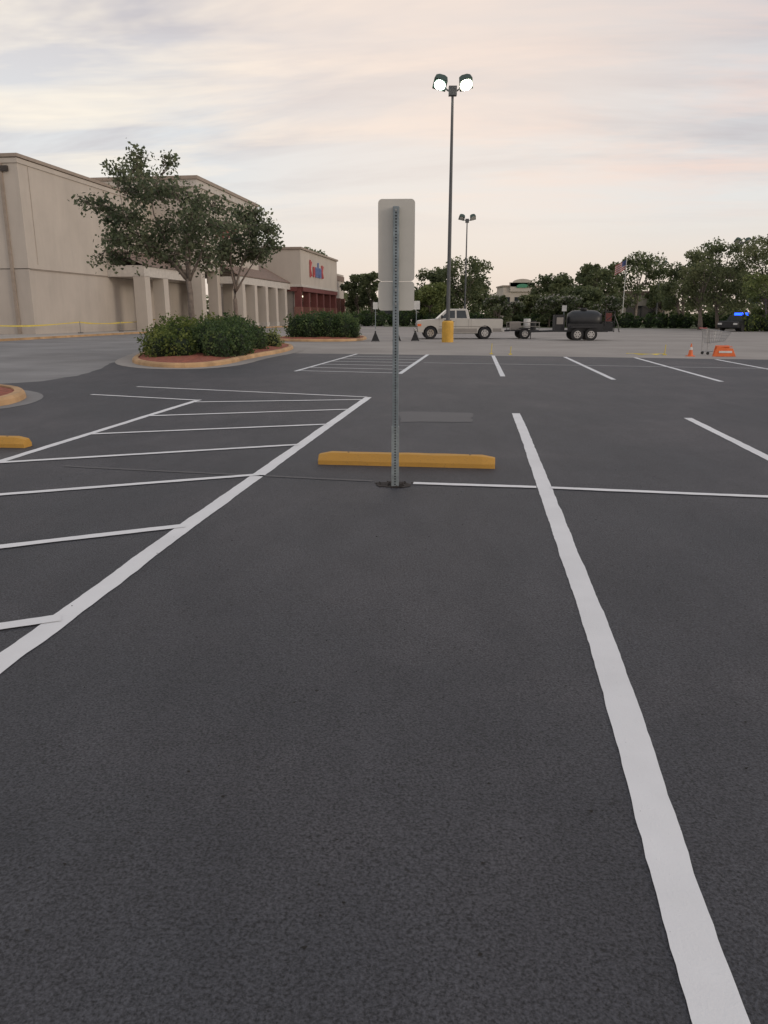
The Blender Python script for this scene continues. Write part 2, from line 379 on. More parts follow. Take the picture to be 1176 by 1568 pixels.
# ------------------------------------------------------------------ wheel stops
def wheel_stop(a,b):
    L=math.dist(a,b); mb=MB(); n=14; prof=[(-.085,0),(-.085,.045),(-.05,.125),(.05,.125),(.085,.045),(.085,0)]
    vs=[];fs=[]
    for i in range(n+1):
        x=-L/2+L*i/n; k=.80 if i in(0,n) else 1
        for (y,z) in prof: vs.append((x,y*(k if z>.1 else 1)+random.uniform(-.0015,.0015),z*(k if z>.1 else 1)+(random.uniform(-.003,.003) if z>0 else 0)))
    m=len(prof)
    for i in range(n):
        for j in range(m-1): fs.append((i*m+j,i*m+j+1,(i+1)*m+j+1,(i+1)*m+j))
    fs+=[tuple(range(m)),tuple(range(n*m,n*m+m))]; mb.add(vs,fs,'yellow')
    for x in(-L*.33,L*.36): mb.cyl((x,0,.118),(x,0,.129),.014,'dark',8)
    c=((a[0]+b[0])/2,(a[1]+b[1])/2,.008)
    return mb.make('wheel_stop',bevel=.008,loc=c,rz=math.atan2(b[1]-a[1],b[0]-a[0]))
wheel_stop((-.70,8.10),(1.17,7.86)); wheel_stop((-6.15,9.35),(-4.33,9.12))

# ------------------------------------------------------------------ sign
sg=group('parking_sign',(.105,6.97,0),math.radians(-3))
mb=MB(); w=.054
mb.box((0,0,1.24),(w,w,2.46),'galv'); mb.make('post',sg,bevel=.004)
mb=MB(); w2=.068
for sx in(-1,1): mb.box((sx*(w2/2-.003),0,.28),(.006,w2,.58),'galv2')
for sy in(-1,1): mb.box((0,sy*(w2/2-.0032),.28),(w2-.0125,.006,.578),'galv2')
mb.make('anchor_sleeve',sg)
mb=MB()
def disc(mb,x,y,z,r,k,n=8): mb.add([(x+r*math.cos(6.283*i/n),y,z+r*math.sin(6.283*i/n)) for i in range(n)],[tuple(range(n))],k)
z=.03
while z<2.45:
    disc(mb,0,-(w2/2+.0012) if z<.575 else -(w/2+.0012),z,.0075,'hole'); z+=.0254
mb.make('punched_holes',sg)
def rpanel(x0,x1,z0,z1,r,y,t,k,name):
    prof=[]
    for cx,cz,a0 in((x1-r,z1-r,0),(x0+r,z1-r,90),(x0+r,z0+r,180),(x1-r,z0+r,270)):
        for i in range(6): a=math.radians(a0+i*18); prof.append((cx+r*math.cos(a),cz+r*math.sin(a)))
    mb=MB(); mb.prism(prof,y,y+t,k); return mb.make(name,sg)
rpanel(-.158,.162,1.855,2.535,.035,.029,.003,'signback','sign_panel')
rpanel(-.158,.162,1.605,1.853,.03,.0305,.003,'signback','sign_panel_lower')
mb=MB()
for z in(2.44,1.95,1.78,1.66): mb.cyl((0,-.028,z),(0,-.036,z),.009,'bolt',6)
mb.make('bolts',sg)
sheet('broken_asphalt_patch',[(.27,6.98),(.2,7.12),(.05,7.15),(-.08,7.08),(-.06,6.93),(.1,6.87),(.22,6.9)],.013,'rubble',.04,.014)
mb=MB()
for _ in range(45):
    a=random.uniform(0,6.28); rr=random.uniform(.04,.19); x=.1+rr*math.cos(a)*1.05; y=7.0+rr*math.sin(a)*.8; s_=random.uniform(.006,.018)
    R=Matrix.Rotation(random.uniform(0,3),3,'Z')@Matrix.Rotation(random.uniform(0,1),3,'X'); mb.box((x,y,.014+s_*.2),(s_,s_*.8,s_*.5),'rubble',mat=R)
mb.make('asphalt_rubble')

# ------------------------------------------------------------------ islands
def smoothpoly(p,it=3):
    for _ in range(it):
        q=[]
        for a,b in zip(p,p[1:]+p[:1]): q+=[(a[0]*.75+b[0]*.25,a[1]*.75+b[1]*.25),(a[0]*.25+b[0]*.75,a[1]*.25+b[1]*.75)]
        p=q
    return p
def offset(p,d):
    n=len(p); out=[]; area=sum(a[0]*b[1]-b[0]*a[1] for a,b in zip(p,p[1:]+p[:1])); sgn=1 if area>0 else -1
    for i in range(n):
        a=Vector(p[i-1]);b=Vector(p[(i+1)%n]); t=(b-a).normalized(); nn=Vector((t.y,-t.x))*sgn; out.append((p[i][0]+nn.x*d,p[i][1]+nn.y*d))
    return out
def island(poly,ap=.42,apm='concrete'):
    p=smoothpoly(poly,2); g=group('landscape_island'); o2=offset(p,-.06); o3=offset(p,-.2); n=len(p); mb=MB()
    vs=[(x,y,.0) for x,y in p]+[(x,y,.10) for x,y in offset(p,-.015)]+[(x,y,.15) for x,y in o2]+[(x,y,.15) for x,y in o3]+[(x,y,.05) for x,y in o3]
    fs=[(k*n+i,k*n+(i+1)%n,(k+1)*n+(i+1)%n,(k+1)*n+i) for k in range(4) for i in range(n)]
    mb.add(vs,fs,'kerb'); mb.make('kerb',g)
    mb=MB(); cx=sum(x for x,_ in p)/n; cy=sum(y for _,y in p)/n; vs=[];rings=5
    for r in range(rings):
        t=1-r/rings
        for x,y in o3: vs.append((cx+(x-cx)*t,cy+(y-cy)*t,.12+.14*(1-t*t)+random.uniform(-.02,.03)*(r>0)))
    fs=[(k*n+i,k*n+(i+1)%n,(k+1)*n+(i+1)%n,(k+1)*n+i) for k in range(rings-1) for i in range(n)]; fs.append(tuple(range((rings-1)*n,rings*n)))
    mb.add(vs,fs,'mulch'); mb.make('mulch_bed',g)
    a=offset(p,ap); mb=MB(); mb.add([(x,y,.013) for x,y in a],[tuple(range(n))],apm); mb.make('gutter_apron',g)
island([(-9.4,30),(-8.5,25.6),(-7.1,23.2),(-5.7,22.7),(-4.95,24.2),(-4.8,28),(-4.05,32.4),(-4.2,37),(-5.4,40),(-7.5,42.5),(-9.8,41),(-10.2,35)],.55)
island([(-6.8,48),(-6.0,45.0),(-4,44.4),(-1.6,44.8),(-1.0,48),(-1.3,53),(-4,54),(-6.5,53)])
island([(-6.6,12.9),(-6.75,14.6),(-7.7,16.0),(-9.6,16.7),(-13,16.8),(-14,14),(-12,12),(-8.1,11.9)],.3,'oldroad')

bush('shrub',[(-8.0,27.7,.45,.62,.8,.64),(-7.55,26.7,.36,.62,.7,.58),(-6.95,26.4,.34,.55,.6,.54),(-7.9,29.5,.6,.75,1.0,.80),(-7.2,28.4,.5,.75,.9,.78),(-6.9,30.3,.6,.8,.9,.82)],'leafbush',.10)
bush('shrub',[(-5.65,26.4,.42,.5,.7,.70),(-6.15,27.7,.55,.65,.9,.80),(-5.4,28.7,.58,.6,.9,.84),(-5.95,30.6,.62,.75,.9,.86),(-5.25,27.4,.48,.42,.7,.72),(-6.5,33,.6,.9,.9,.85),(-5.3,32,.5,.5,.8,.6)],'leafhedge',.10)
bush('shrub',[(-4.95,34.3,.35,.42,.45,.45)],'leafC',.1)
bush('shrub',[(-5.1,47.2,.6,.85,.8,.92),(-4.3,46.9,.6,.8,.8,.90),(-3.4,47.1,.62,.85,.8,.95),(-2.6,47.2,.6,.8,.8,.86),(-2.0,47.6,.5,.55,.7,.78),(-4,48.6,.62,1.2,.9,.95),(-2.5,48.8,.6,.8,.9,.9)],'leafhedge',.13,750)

# ------------------------------------------------------------------ island trees
T1=[(-1.6,7.0,.5),(-1.95,6.5,.55),(-2.5,6.1,.6),(-3.45,5.5,.45),(-2.9,5.1,.5),(-2.2,5.0,.7),(-1.3,5.9,.75),(-.45,7.05,.25),(-.6,6.1,.55),(.15,5.9,.6),(1.1,5.6,.55),(.6,4.75,.75),(-.9,4.8,.8),(-2.6,3.95,.6),(-3.2,3.5,.42),(-1.6,3.8,.7),(-.3,3.75,.7),(.85,3.5,.55),(1.55,4.8,.55),(-3.0,4.4,.4),(.2,5.2,.65),(-1.6,4.5,.65),(.3,4.1,.6),(-.9,3.5,.5)]
near_tree('ornamental_tree',(-7.75,31.6,.15),(-.05,0,2.75),[(-1.4,.3,5.6),(-2.2,-.6,4.6),(.2,.6,5.4),(.9,-.3,4.6),(-1.3,.6,3.8),(.1,-.8,4.4)],T1,.125,'leafA',560,.165)
T2=[(1.1,5.6,.5),(1.6,5.15,.45),(.5,5.7,.5),(.05,4.8,.65),(1.3,4.1,.55),(-.2,3.9,.5),(.65,4.0,.65),(-.55,4.4,.5),(1.8,4.5,.35),(.9,4.9,.65),(-.6,5.1,.4)]
near_tree('ornamental_tree',(-6.85,36.2,.15),(.05,0,2.5),[(.9,.3,4.8),(.1,-.5,4.6),(1.1,-.3,3.8),(-.4,.4,3.9)],T2,.11,'leafA',680,.17)

# ------------------------------------------------------------------ background trees
def bgt(X,Y,H,W,leaf='leafB',fl=None,name='oak_tree',low=.2,dens=1.0):
    o=bg_tree_mesh(name,H,W,leaf,int(26+W*2.2),int(abs(X*13+Y*7))+3,ls=max(.24,.0034*Y),leaves=int(4800*dens),flower=fl,low=low)
    o.location=(X,Y,0); o.rotation_euler[2]=random.uniform(0,6); return o
for a in [(-4.6,130,8.0,5.5),(-1.9,125,8.2,4.2),(2.2,122,5.6,5),(7.3,110,8.0,6.2),(11,106,9.0,7.8),(23.9,110,7.0,6.4),(31,115,8.9,6.8),(38.5,120,10.6,9),(33.0,124,9.2,6),(26.2,105,5.0,6),(34.6,81,8.9,6.6),(40.5,77,9.9,7.4),(32.8,86,7.2,5),(46,130,6.5,6),(28.5,126,6.8,6)]: bgt(*a)
for a in [(12.9,114,7.2,4.2),(31.6,78,7.9,5.6),(37.0,76,9.3,7.0),(45,74,10,7.5),(43,100,7.5,7),(20.6,107,4.0,5.0)]: bgt(*a,'leafB2')
bgt(6.0,100,5.4,5.2,'leafC'); bgt(35.2,71.5,5.6,4.8,'leafC'); bgt(38.5,69,5.0,5,'leafC'); bgt(-12.9,142,13.4,6.5)
for a in [(12.9,90,3.6,3.6),(19.4,92,3.7,3.8),(21.6,92,3.6,3.6),(25.6,90,3.4,3.4),(15.2,94,3.0,3)]: bgt(*a,'leafB','flower','crepe_myrtle_tree',low=.15,dens=.7)
mb=MB(); cs=[]
for i in range(150):
    x=random.uniform(-60,150); y=random.uniform(172,200); hh=random.uniform(4,7.4); n=260
    d=rng.normal(size=(n,3)); d/=np.linalg.norm(d,axis=1)[:,None]; d*=(rng.uniform(.5,1.05,n)**.5)[:,None]*np.array([3.2,2,hh*.55]); cs.append(d+np.array([x,y,hh*.45]))
foliage_obj('distant_trees',mb,[(leafarrays(np.concatenate(cs),.8,.4),'leafB2')])
parts=[]
for i in range(34):
    x=9+i*1.15; y=97-max(0,(x-14))*.62+random.uniform(-.8,.8); h_=random.uniform(.6,.95); parts.append((x,y,h_*.7,random.uniform(.7,1.05),.9,h_))
bush('hedge',parts,'leafhedge',.26,100)
parts=[]
for i in range(11):
    x=32.6+i*1.0; y=72-(x-26)*.25+random.uniform(-.6,.6); h_=random.uniform(.5,1.0); parts.append((x,y,h_*.7,random.uniform(.6,.95),.8,h_))
bush('hedge',parts,'leafbush',.2,140)
parts=[(x,99+random.uniform(-1,1),.7,1,.9,random.uniform(.7,1.2)) for x in [-5,-3.6,-2.2,-.6,1.2,2.6,4.4,6,7.6]]
bush('hedge',parts,'leafhedge',.26,110)

# ------------------------------------------------------------------ buildings
D=Vector((.131,.9914,0)).normalized(); ang=-math.atan2(D.x,D.y)
def bld(name,x,y): return group(name,(x,y,0),ang)
g=bld('retail_store_building',-24.6,55)
mb=MB(); mb.box((-20,17,8.15),(40,34,7.1),'stucco'); mb.box((-20,17,2.25),(39.94,33.94,4.6),'stucco2'); mb.make('walls',g)
mb=MB(); mb.box((-20,17,11.82),(40.3,34.3,.22),'cap'); mb.box((-20,17,11.5),(40.14,34.14,.3),'stucco'); mb.make('parapet',g)
mb=MB()
for y in (1.2,12,22.5): mb.box((.02,y,8.2),(.05,.05,6.6),'stucco2')
mb.box((-1.2,-.06,5.7),(.22,.12,11.3),'cap'); mb.box((-.9,-.08,11.0),(.5,.2,.35),'dark'); mb.box((.02,17,4.55),(.05,33.5,.05),'cap')
mb.box((.05,30,1.1),(.06,1.1,2.2),'dark'); mb.make('joints_and_downspout',g)
g=bld('retail_store_building',-17.3,75)
mb=MB(); mb.box((-5.5,9.5,9.55),(11,19,7.9),'stucco'); mb.box((-9,9.5,2.8),(4,18.9,5.6),'stucco2'); mb.make('walls',g)
mb=MB(); mb.box((-5.5,9.5,13.65),(11.5,19.5,.3),'cap'); mb.box((-5.5,9.5,13.2),(11.25,19.25,.6),'white'); mb.box((-5.5,9.5,6.0),(11.14,19.14,.25),'white'); mb.make('cornice',g)
mb=MB()
for y in (.6,5.0,9.5,14,18.4): mb.box((-.55,y,2.8),(1.0,1.0,5.6),'stucco'); mb.box((-.55,y,.35),(1.12,1.12,.7),'white')
mb.box((-4.2,.6,2.8),(1.0,1.0,5.6),'stucco')
mb.make('columns',g)
mb=MB()
for y in (3,7.5,12,16.5): mb.box((-6.96,y,1.5),(.08,2.6,3.0),'glass'); mb.box((-6.97,y,1.55),(.06,2.9,3.2),'dark')
mb.make('shop_windows',g)
mb=MB()
for i,(y,hh,zc) in enumerate([(5.2,1.6,9.6),(6.9,1.1,9.35),(8.2,1.1,9.35),(9.5,1.1,9.35),(10.8,1.5,9.55)]):
    mb.box((.08,y-.3,zc),(.14,.25,hh),'redsign'); mb.box((.08,y+.1,zc+hh/2-.12),(.13,.54,.22),'redsign'); mb.box((.08,y+.1,zc-.05),(.13,.5,.2),'redsign')
mb.make('sign_letters',g)
g=bld('shop_arcade',-19.9,66)
mb=MB(); mb.box((-1.6,4.4,5.0),(3.2,9,.9),'white')
for y in(.4,4.2): mb.box((-.5,y,2.3),(1,1,4.6),'stucco')
mb.add([(0.15,-.2,5.4),(0.15,9,5.4),(-3.2,9,6.9),(-3.2,-.2,6.9)],[(0,1,2,3)],'shingle'); mb.make('columns_and_roof',g)
g=bld('shop_arcade',-14.7,80)
mb=MB(); Lc=22
mb.add([(0.2,-.3,5.35),(0.2,Lc,5.35),(-3.4,Lc,7.3),(-3.4,-.3,7.3),(0.2,-.3,5.25),(0.2,Lc,5.25),(-3.4,Lc,7.2),(-3.4,-.3,7.2)],[(0,1,2,3),(4,5,6,7),(0,1,5,4),(0,3,7,4),(1,2,6,5)],'shingle'); mb.make('roof',g)
mb=MB(); mb.box((-.1,Lc/2,4.85),(.5,Lc,.7),'white'); mb.box((-1.8,.1,4.85),(3,.4,.68),'white'); mb.make('fascia',g)
mb=MB()
for y in(.6,4.8,9,13.2,17.4,21.4): mb.box((-.15,y,2.25),(.95,.95,4.5),'stucco'); mb.box((-.15,y,.3),(1.05,1.05,.6),'white')
mb.make('columns',g)
mb=MB(); mb.box((-3.5,14,3),(.3,16,6),'stucco2')
for y in(8,12,16,20): mb.box((-3.32,y,1.6),(.08,2.8,3.0),'glass')
mb.make('shop_front',g)
g=bld('retail_store_building',-10.5,100)
mb=MB(); mb.box((-6,12,7.25),(12,24,4.3),'stucco'); mb.box((-8,12,2.5),(8,23.8,5),'stucco2'); mb.make('walls',g)
mb=MB(); mb.box((-6,12,9.5),(12.4,24.4,.25),'cap'); mb.box((-6,12,5.0),(12.2,24.2,.3),'white'); mb.make('parapet',g)
mb=MB()
for y in(.5,5.1,9.7,14.3,18.9,23.4): mb.box((-.5,y,1.2),(.95,.95,2.4),'brick'); mb.box((-.5,y,3.6),(.8,.8,2.4),'awning')
mb.box((-3.6,.5,2.4),(.9,.9,4.8),'stucco'); mb.box((-.2,12,4.55),(.7,23,.5),'awning'); mb.box((-2,.2,4.55),(3,.6,.5),'awning'); mb.make('brick_columns',g)
mb=MB()
for i in range(6): mb.box((-3.95,2.3+i*3.8,1.7),(.1,3.0,3.2),'glass')
for i in range(3): mb.box((-9.4+i*2.0,.03,1.7),(1.7,.1,3.0),'glass')
mb.make('shop_windows',g)
mb=MB()
for i in range(5): mb.box((-3.7,3+i*4.2,4.0),(.25,.9,.22),'litwin')
mb.make('ceiling_lights',g)
mb=MB()
def letter(mb,y,zc,h,k,kind):
    mb.box((.12,y,zc),(.16,.22,h),k)
    if kind=='K':
        for s_ in(-1,1): mb.box((.12,y+.45,zc+s_*h*.23),(.15,.95,.22),k,mat=Matrix.Rotation(s_*math.radians(48),3,'X'))
    elif kind=='o':
        mb.box((.12,y+.6,zc),(.16,.2,h),k); mb.box((.12,y+.3,zc+h/2-.1),(.15,.4,.2),k); mb.box((.12,y+.3,zc-h/2+.1),(.15,.4,.2),k)
for a in [(5.0,7.3,2.2,'redsign','K'),(6.9,7.0,1.3,'redsign','o'),(8.4,7.0,1.3,'bluesign','o'),(9.9,7.3,2.0,'bluesign','l'),(10.9,7.0,1.3,'bluesign','o'),(12.4,7.2,1.8,'redsign','K')]: letter(mb,*a)
mb.make('sign_letters',g)
g=bld('retail_store_building',-8.9,124.6)
mb=MB(); mb.box((-5,7,4),(10,14,8),'stucco2'); mb.box((-5,7,7.3),(10.2,14.2,.8),'shingle'); mb.box((.03,6,1.6),(.1,9,2.8),'glass')
for y in(2,6,10): mb.box((.5,y,2),(.8,.8,4),'brick')
mb.make('walls',g)
mb=MB(); mb.slab([(-23.2,36),(-22.3,45),(-19.7,62.6),(-15.2,74),(-12.4,90),(-8.2,101),(-5.6,124),(-4.6,140),(-60,140),(-60,36)],0,.15,'kerb','sidewalk'); mb.make('sidewalk')
mb=MB(); strip(mb,[(-23.0,36),(-22.1,45),(-19.5,62.6),(-15,74),(-12.2,90)],.45,'concrete',.012,.3,.003); mb.make('gutter')

g=group('hotel_building',(28.0,160,0)); g.scale=(.80,.9,.92)
mb=MB(); mb.box((0,5,3.7),(9.5,10,7.4),'stucco')
prof=[(-3.2,7.4),(-3.2,8.3)]+[(-2.4*math.cos(math.pi*i/10),8.3+.75*math.sin(math.pi*i/10)) for i in range(11)]+[(3.2,8.3),(3.2,7.4)]
mb.prism(prof,-.4,.6,'stucco'); mb.box((0,5,7.55),(10,10.5,.3),'cap'); mb.box((0,-.1,7.3),(6.2,.6,1.9),'stucco')
for i in range(4):
    for z in(1.5,4.4): mb.box((-3.6+i*2.4,-.03,z),(1.2,.1,1.6),'glass')
mb.make('walls',g); mb=MB(); mb.prism([(-1.5,7.2)]+[(-1.5*math.cos(math.pi*i/8),7.5+.5*math.sin(math.pi*i/8)) for i in range(9)]+[(1.5,7.2)],-.6,-.45,'green'); mb.make('arched_sign',g)
g=group('commercial_building',(44,132,0))
mb=MB(); mb.box((0,4,2.6),(9,8,5.2),'stucco'); mb.box((0,4,4.9),(9.3,8.3,.6),'shingle'); mb.box((0,-.05,1.8),(6.5,.1,2),'glass'); mb.make('walls',g)
g=group('commercial_building',(2.4,150,0))
mb=MB(); mb.box((0,4,2),(9,8,4),'white'); mb.box((0,4,4.1),(9.4,8.4,.4),'cap'); mb.box((0,-.05,1.5),(7,.1,1.8),'glass'); mb.make('walls',g)

# ------------------------------------------------------------------ lamps
def street_lamp(x,y,H,on=True,base=True,s=1.0,rot=0):
    g=group('street_lamp',(x,y,0),rot)
    if base:
        mb=MB(); mb.tube([(0,0,0),(0,0,1.1),(0,0,1.18)],[.33,.33,.27],'yellowbase',20); mb.make('concrete_base',g)
    mb=MB(); mb.tube([(0,0,0.05),(0,0,H*.5),(0,0,H-.3)],[.115*s,.095*s,.065*s],'polemetal',12); mb.cyl((0,0,1.18),(0,0,1.24),.2,'polemetal',12)
    for sx in(-1,1): mb.tube([(0,0,H-.5),(sx*.25,0,H-.42),(sx*.42,0,H-.3)],[.05,.045,.04],'polemetal',8)
    mb.box((0,0,H-.45),(.42,.3,.45),'polemetal'); mb.make('pole',g)
    for sx in(-1,1):
        R=Matrix.Rotation(math.radians(-sx*14),3,'Y')@Matrix.Rotation(math.radians(-36),3,'X')
        c=Vector((sx*.66,-.05,H-.08)); mb=MB()
        mb.prism([(-.36,-.14),(-.30,.14),(-.14,.24),(.14,.24),(.30,.14),(.36,-.14)],-.34,.34,'lampgreen')
        mb.v=[tuple(R@Vector(v)+c) for v in mb.v]; mb.make('lamp_head',g,bevel=.03)
        mb=MB(); k=('lampg' if sx<0 else 'lampw') if on else 'reflw'
        mb.cyl(c+R@Vector((0,0,-.142)),c+R@Vector((0,0,-.17)),.27 if sx<0 else .31,k,20); mb.make('lamp_lens',g)
    return g
street_lamp(3.6,44,13.3); street_lamp(10,97,12.8,on=False)
street_lamp(46.5,104,10.8,False,False); street_lamp(44.5,128,9.5,False,False)

# ------------------------------------------------------------------ pickup truck (front toward -x)
def wheel(mb,x,y,r,w,side):
    mb.cyl((x,y-w/2,r),(x,y+w/2,r),r,'rubber',24)
    yy=y+side*(w/2+.003); mb.cyl((x,yy-.01,r),(x,yy+.01,r),r*.60,'chrome',18)
    for i in range(6):
        a=i*math.pi/3; mb.cyl((x+r*.38*math.cos(a),yy+side*.011,r+r*.38*math.sin(a)),(x+r*.38*math.cos(a),yy+side*.014,r+r*.38*math.sin(a)),r*.10,'black',8)
    mb.cyl((x,yy,r),(x,yy+side*.03,r),r*.16,'chrome',10)
def arc(cx,r,n=8,z=.38): return [(cx+r*math.cos(math.pi*i/n),z+r*math.sin(math.pi*i/n)) for i in range(n+1)]
g=group('pickup_truck',(2.08,49.2,.0),math.radians(1))
fw,rw=.86,4.3; L=5.42
low=[(0.06,.42),(0.04,.80),(0.02,.95),(.10,1.12),(.30,1.17),(1.35,1.24),(L-.05,1.24),(L,1.15),(L,.5),(L-.1,.45),(rw+.47,.42)]+arc(rw,.46)+[(rw-.47,.36),(fw+.47,.36)]+arc(fw,.46)+[(fw-.47,.42)]
mb=MB(); mb.prism(low,0,1.86,'truckw'); mb.make('body',g,bevel=.035)
mb=MB()
mb.prism([(fw+.50,.40),(fw+.50,.66),(rw-.50,.66),(rw-.50,.40)],-.006,.02,'truckg'); mb.prism([(rw+.5,.46),(rw+.5,.66),(L-.08,.66),(L-.08,.46)],-.006,.02,'truckg')
mb.make('lower_panels',g)
cab=[(1.28,1.235),(1.92,1.80),(2.06,1.86),(3.12,1.86),(3.22,1.80),(3.34,1.235)]
mb=MB(); n=len(cab); vs=[]
for side in(0,1):
    for x,z in cab:
        ins=.04+(z-1.2)*.26; vs.append((x,ins if side==0 else 1.86-ins,z))
mb.add(vs,[tuple(range(n)),tuple(range(n,2*n))[::-1]]+[(i,i+n,(i+1)%n+n,(i+1)%n) for i in range(n)],'truckw'); mb.make('cab',g,bevel=.03)
mb=MB()
def side_glass(pts,k='carglass',off=.004):
    mb.add([(x,.04+(z-1.2)*.26-off,z) for x,z in pts],[tuple(range(len(pts)))],k)
    mb.add([(x,1.86-(.04+(z-1.2)*.26)+off,z) for x,z in pts],[tuple(range(len(pts)))[::-1]],k)
side_glass([(1.50,1.29),(1.98,1.74),(2.40,1.76),(2.40,1.29)]); side_glass([(2.50,1.29),(2.50,1.76),(3.06,1.76),(3.16,1.29)])
mb.add([(1.325,.14,1.285),(1.325,1.72,1.285),(1.87,1.60,1.77),(1.87,.26,1.77)],[(0,1,2,3)],'carglass'); mb.make('windows',g)
mb=MB()
for x in(1.40,2.46,3.26,3.42): mb.box((x,-.002,.95),(.014,.012,.55),'truckg')
mb.box((2.3,-.006,1.08),(.14,.02,.03),'black'); mb.box((2.9,-.004,.78),(3.0,.02,.04),'truckg')
mb.box((.04,.93,.86),(.08,1.3,.22),'black'); mb.box((-.05,.93,.55),(.14,1.86,.2),'chrome'); mb.box((L+.06,.93,.52),(.12,1.8,.18),'chrome')
for y in(.16,1.70): mb.box((.035,y,.88),(.09,.24,.18),'reflw'); mb.box((L-.02,y,.95),(.06,.2,.36),'redlight')
mb.box((.15,-.004,.87),(.24,.02,.14),'orange')
mb.box((1.55,-.14,1.36),(.10,.2,.2),'black'); mb.box((1.55,2.0,1.36),(.10,.2,.2),'black')
mb.box((4.35,.93,1.246),(1.7,1.5,.02),'black2'); mb.make('trim',g)
mb=MB()
for x in(fw,rw):
    wheel(mb,x,.10,.375,.24,-1); wheel(mb,x,1.76,.375,.24,1); mb.cyl((x,.25,.4),(x,1.6,.4),.05,'black2',8); mb.cyl((x,.24,.42),(x,1.62,.42),.44,'black2',20)
mb.box((2.6,.93,.42),(4.2,1.2,.18),'black2')
mb.make('wheels_and_chassis',g)

g=group('utility_trailer',(7.7,49.6,0))
mb=MB(); mb.box((1.25,.8,.52),(1.9,1.5,.08),'black2')
for y in(.05,1.55):
    for x in(.35,.98,1.6,2.18): mb.box((x,y,.78),(.04,.04,.5),'truckg')
    mb.box((1.27,y,1.02),(1.9,.045,.045),'truckg'); mb.box((1.27,y,.78),(1.9,.03,.035),'truckg')
mb.tube([(.3,.3,.5),(-.45,.8,.48)],[.04,.04],'black2',8); mb.tube([(.3,1.3,.5),(-.45,.8,.48)],[.04,.04],'black2',8)
wheel(mb,1.25,-.12,.33,.2,-1); wheel(mb,1.25,1.72,.33,.2,1)
mb.prism([(.85,.62),(.90,.70),(1.60,.70),(1.65,.62)],-.24,0.0,'black')
mb.box((.75,.7,.82),(.6,.7,.5),'truckg'); mb.cyl((1.5,.6,.56),(1.5,.6,1.25),.22,'reflw',14); mb.cyl((1.95,.9,.56),(1.95,.9,1.1),.2,'black',14)
mb.make('frame_and_load',g)
g=group('sealcoat_tank_trailer',(10.2,46.6,0),math.radians(-4))
mb=MB(); pts=[];rs=[]
for i in range(9):
    t=i/8; pts.append((.85+2.0*t,.85,1.17)); rs.append(.60*min(1,(1-abs(2*t-1)**6*.35)))
mb.tube(pts,rs,'black',24); mb.cyl((1.8,.85,1.75),(1.8,.85,1.90),.2,'black2',16); mb.make('tank',g,smooth=True)
mb=MB(); mb.box((1.6,.85,.55),(3.2,1.2,.10),'black2'); mb.tube([(0,.4,.55),(-1.4,.85,.5)],[.05,.05],'black2',8); mb.tube([(0,1.3,.55),(-1.4,.85,.5)],[.05,.05],'black2',8)
mb.box((.35,.85,1.05),(.6,.9,.9),'black2'); mb.box((.35,.38,1.15),(.4,.03,.4),'truckg'); mb.tube([(-1.3,.85,.5),(-1.3,.85,.05)],[.03,.03],'black2',6)
mb.box((1.85,.25,.78),(2.1,.06,.42),'black')
for x in(1.35,2.15): wheel(mb,x,.0,.36,.24,-1); wheel(mb,x,1.7,.36,.24,1)
mb.prism([(.93,.74),(1.0,.83),(2.5,.83),(2.57,.74)],-.15,.15,'black2')
for x in(3.0,3.55): mb.tube([(x,.3,.5),(x,.3,1.7)],[.025,.025],'black2',6); mb.tube([(x,1.4,.5),(x,1.4,1.7)],[.025,.025],'black2',6)
for z in(.55,1.1,1.7): mb.box((3.28,.3,z),(.6,.04,.04),'black2'); mb.box((3.28,1.4,z),(.6,.04,.04),'black2')
mb.box((3.28,.85,.8),(.5,.8,.5),'black'); mb.tube([(3.1,.3,1.2),(3.5,.2,1.5),(3.75,.2,.9),(3.85,.2,.5)],[.035]*4,'black',6); mb.box((3.3,.9,1.35),(.35,.3,.5),'awning')
mb.make('frame_and_equipment',g)

# ------------------------------------------------------------------ small street things
def aframe(x,y,rz):
    mb=MB()
    for s_ in(-1,1): mb.box((s_*.115,0,.28),(.03,.5,.60),'black',mat=Matrix.Rotation(-s_*math.radians(22),3,'Y'))
    mb.box((0,0,.56),(.09,.46,.05),'black2'); mb.box((0,-.2,.2),(.30,.02,.03),'black2')
    mb.add([(-.2,-.24,.03),(.2,-.24,.03),(0,-.24,.52)],[(0,1,2)],'black')
    return mb.make('a_frame_barricade',loc=(x,y,0),rz=rz)
aframe(-.5,45.2,0); aframe(.75,46.2,.1); aframe(1.85,46.0,-.1)
H=.48; mb=MB(); mb.box((0,0,.015),(H*.55,H*.55,.03),'orange'); mb.tube([(0,0,.03),(0,0,H*.5)],[H*.2,H*.125],'orange',16); mb.tube([(0,0,H*.5),(0,0,H*.72)],[H*.127,H*.082],'reflw',16); mb.tube([(0,0,H*.72),(0,0,H)],[H*.08,H*.035],'orange',16)
mb.make('traffic_cone',loc=(11.66,29.4,0))
mb=MB(); mb.prism([(0,.0),(.12,.36),(.72,.30),(.86,0)],0,.05,'orange'); mb.prism([(.10,.0),(.18,.40),(.70,.40),(.80,0)],.3,.35,'orange'); mb.box((.44,-.01,.17),(.5,.02,.08),'reflw'); mb.box((.45,.17,.36),(.5,.3,.03),'orange')
mb.make('orange_barrier',bevel=.01,loc=(12.45,29.2,0))
g=group('shopping_cart',(12.7,30.4,0),.15); mb=MB()
lo=[(.12,.1,.45),(.75,.1,.52),(.75,.45,.52),(.12,.45,.45)]; hi=[(0,.0,.98),(.95,.03,.86),(.95,.52,.86),(0,.55,.98)]
def rod(a,b,r=.008,k='bolt'): mb.tube([a,b],[r,r],k,5)
def L3(a,b,t): return tuple(a[i]+(b[i]-a[i])*t for i in range(3))
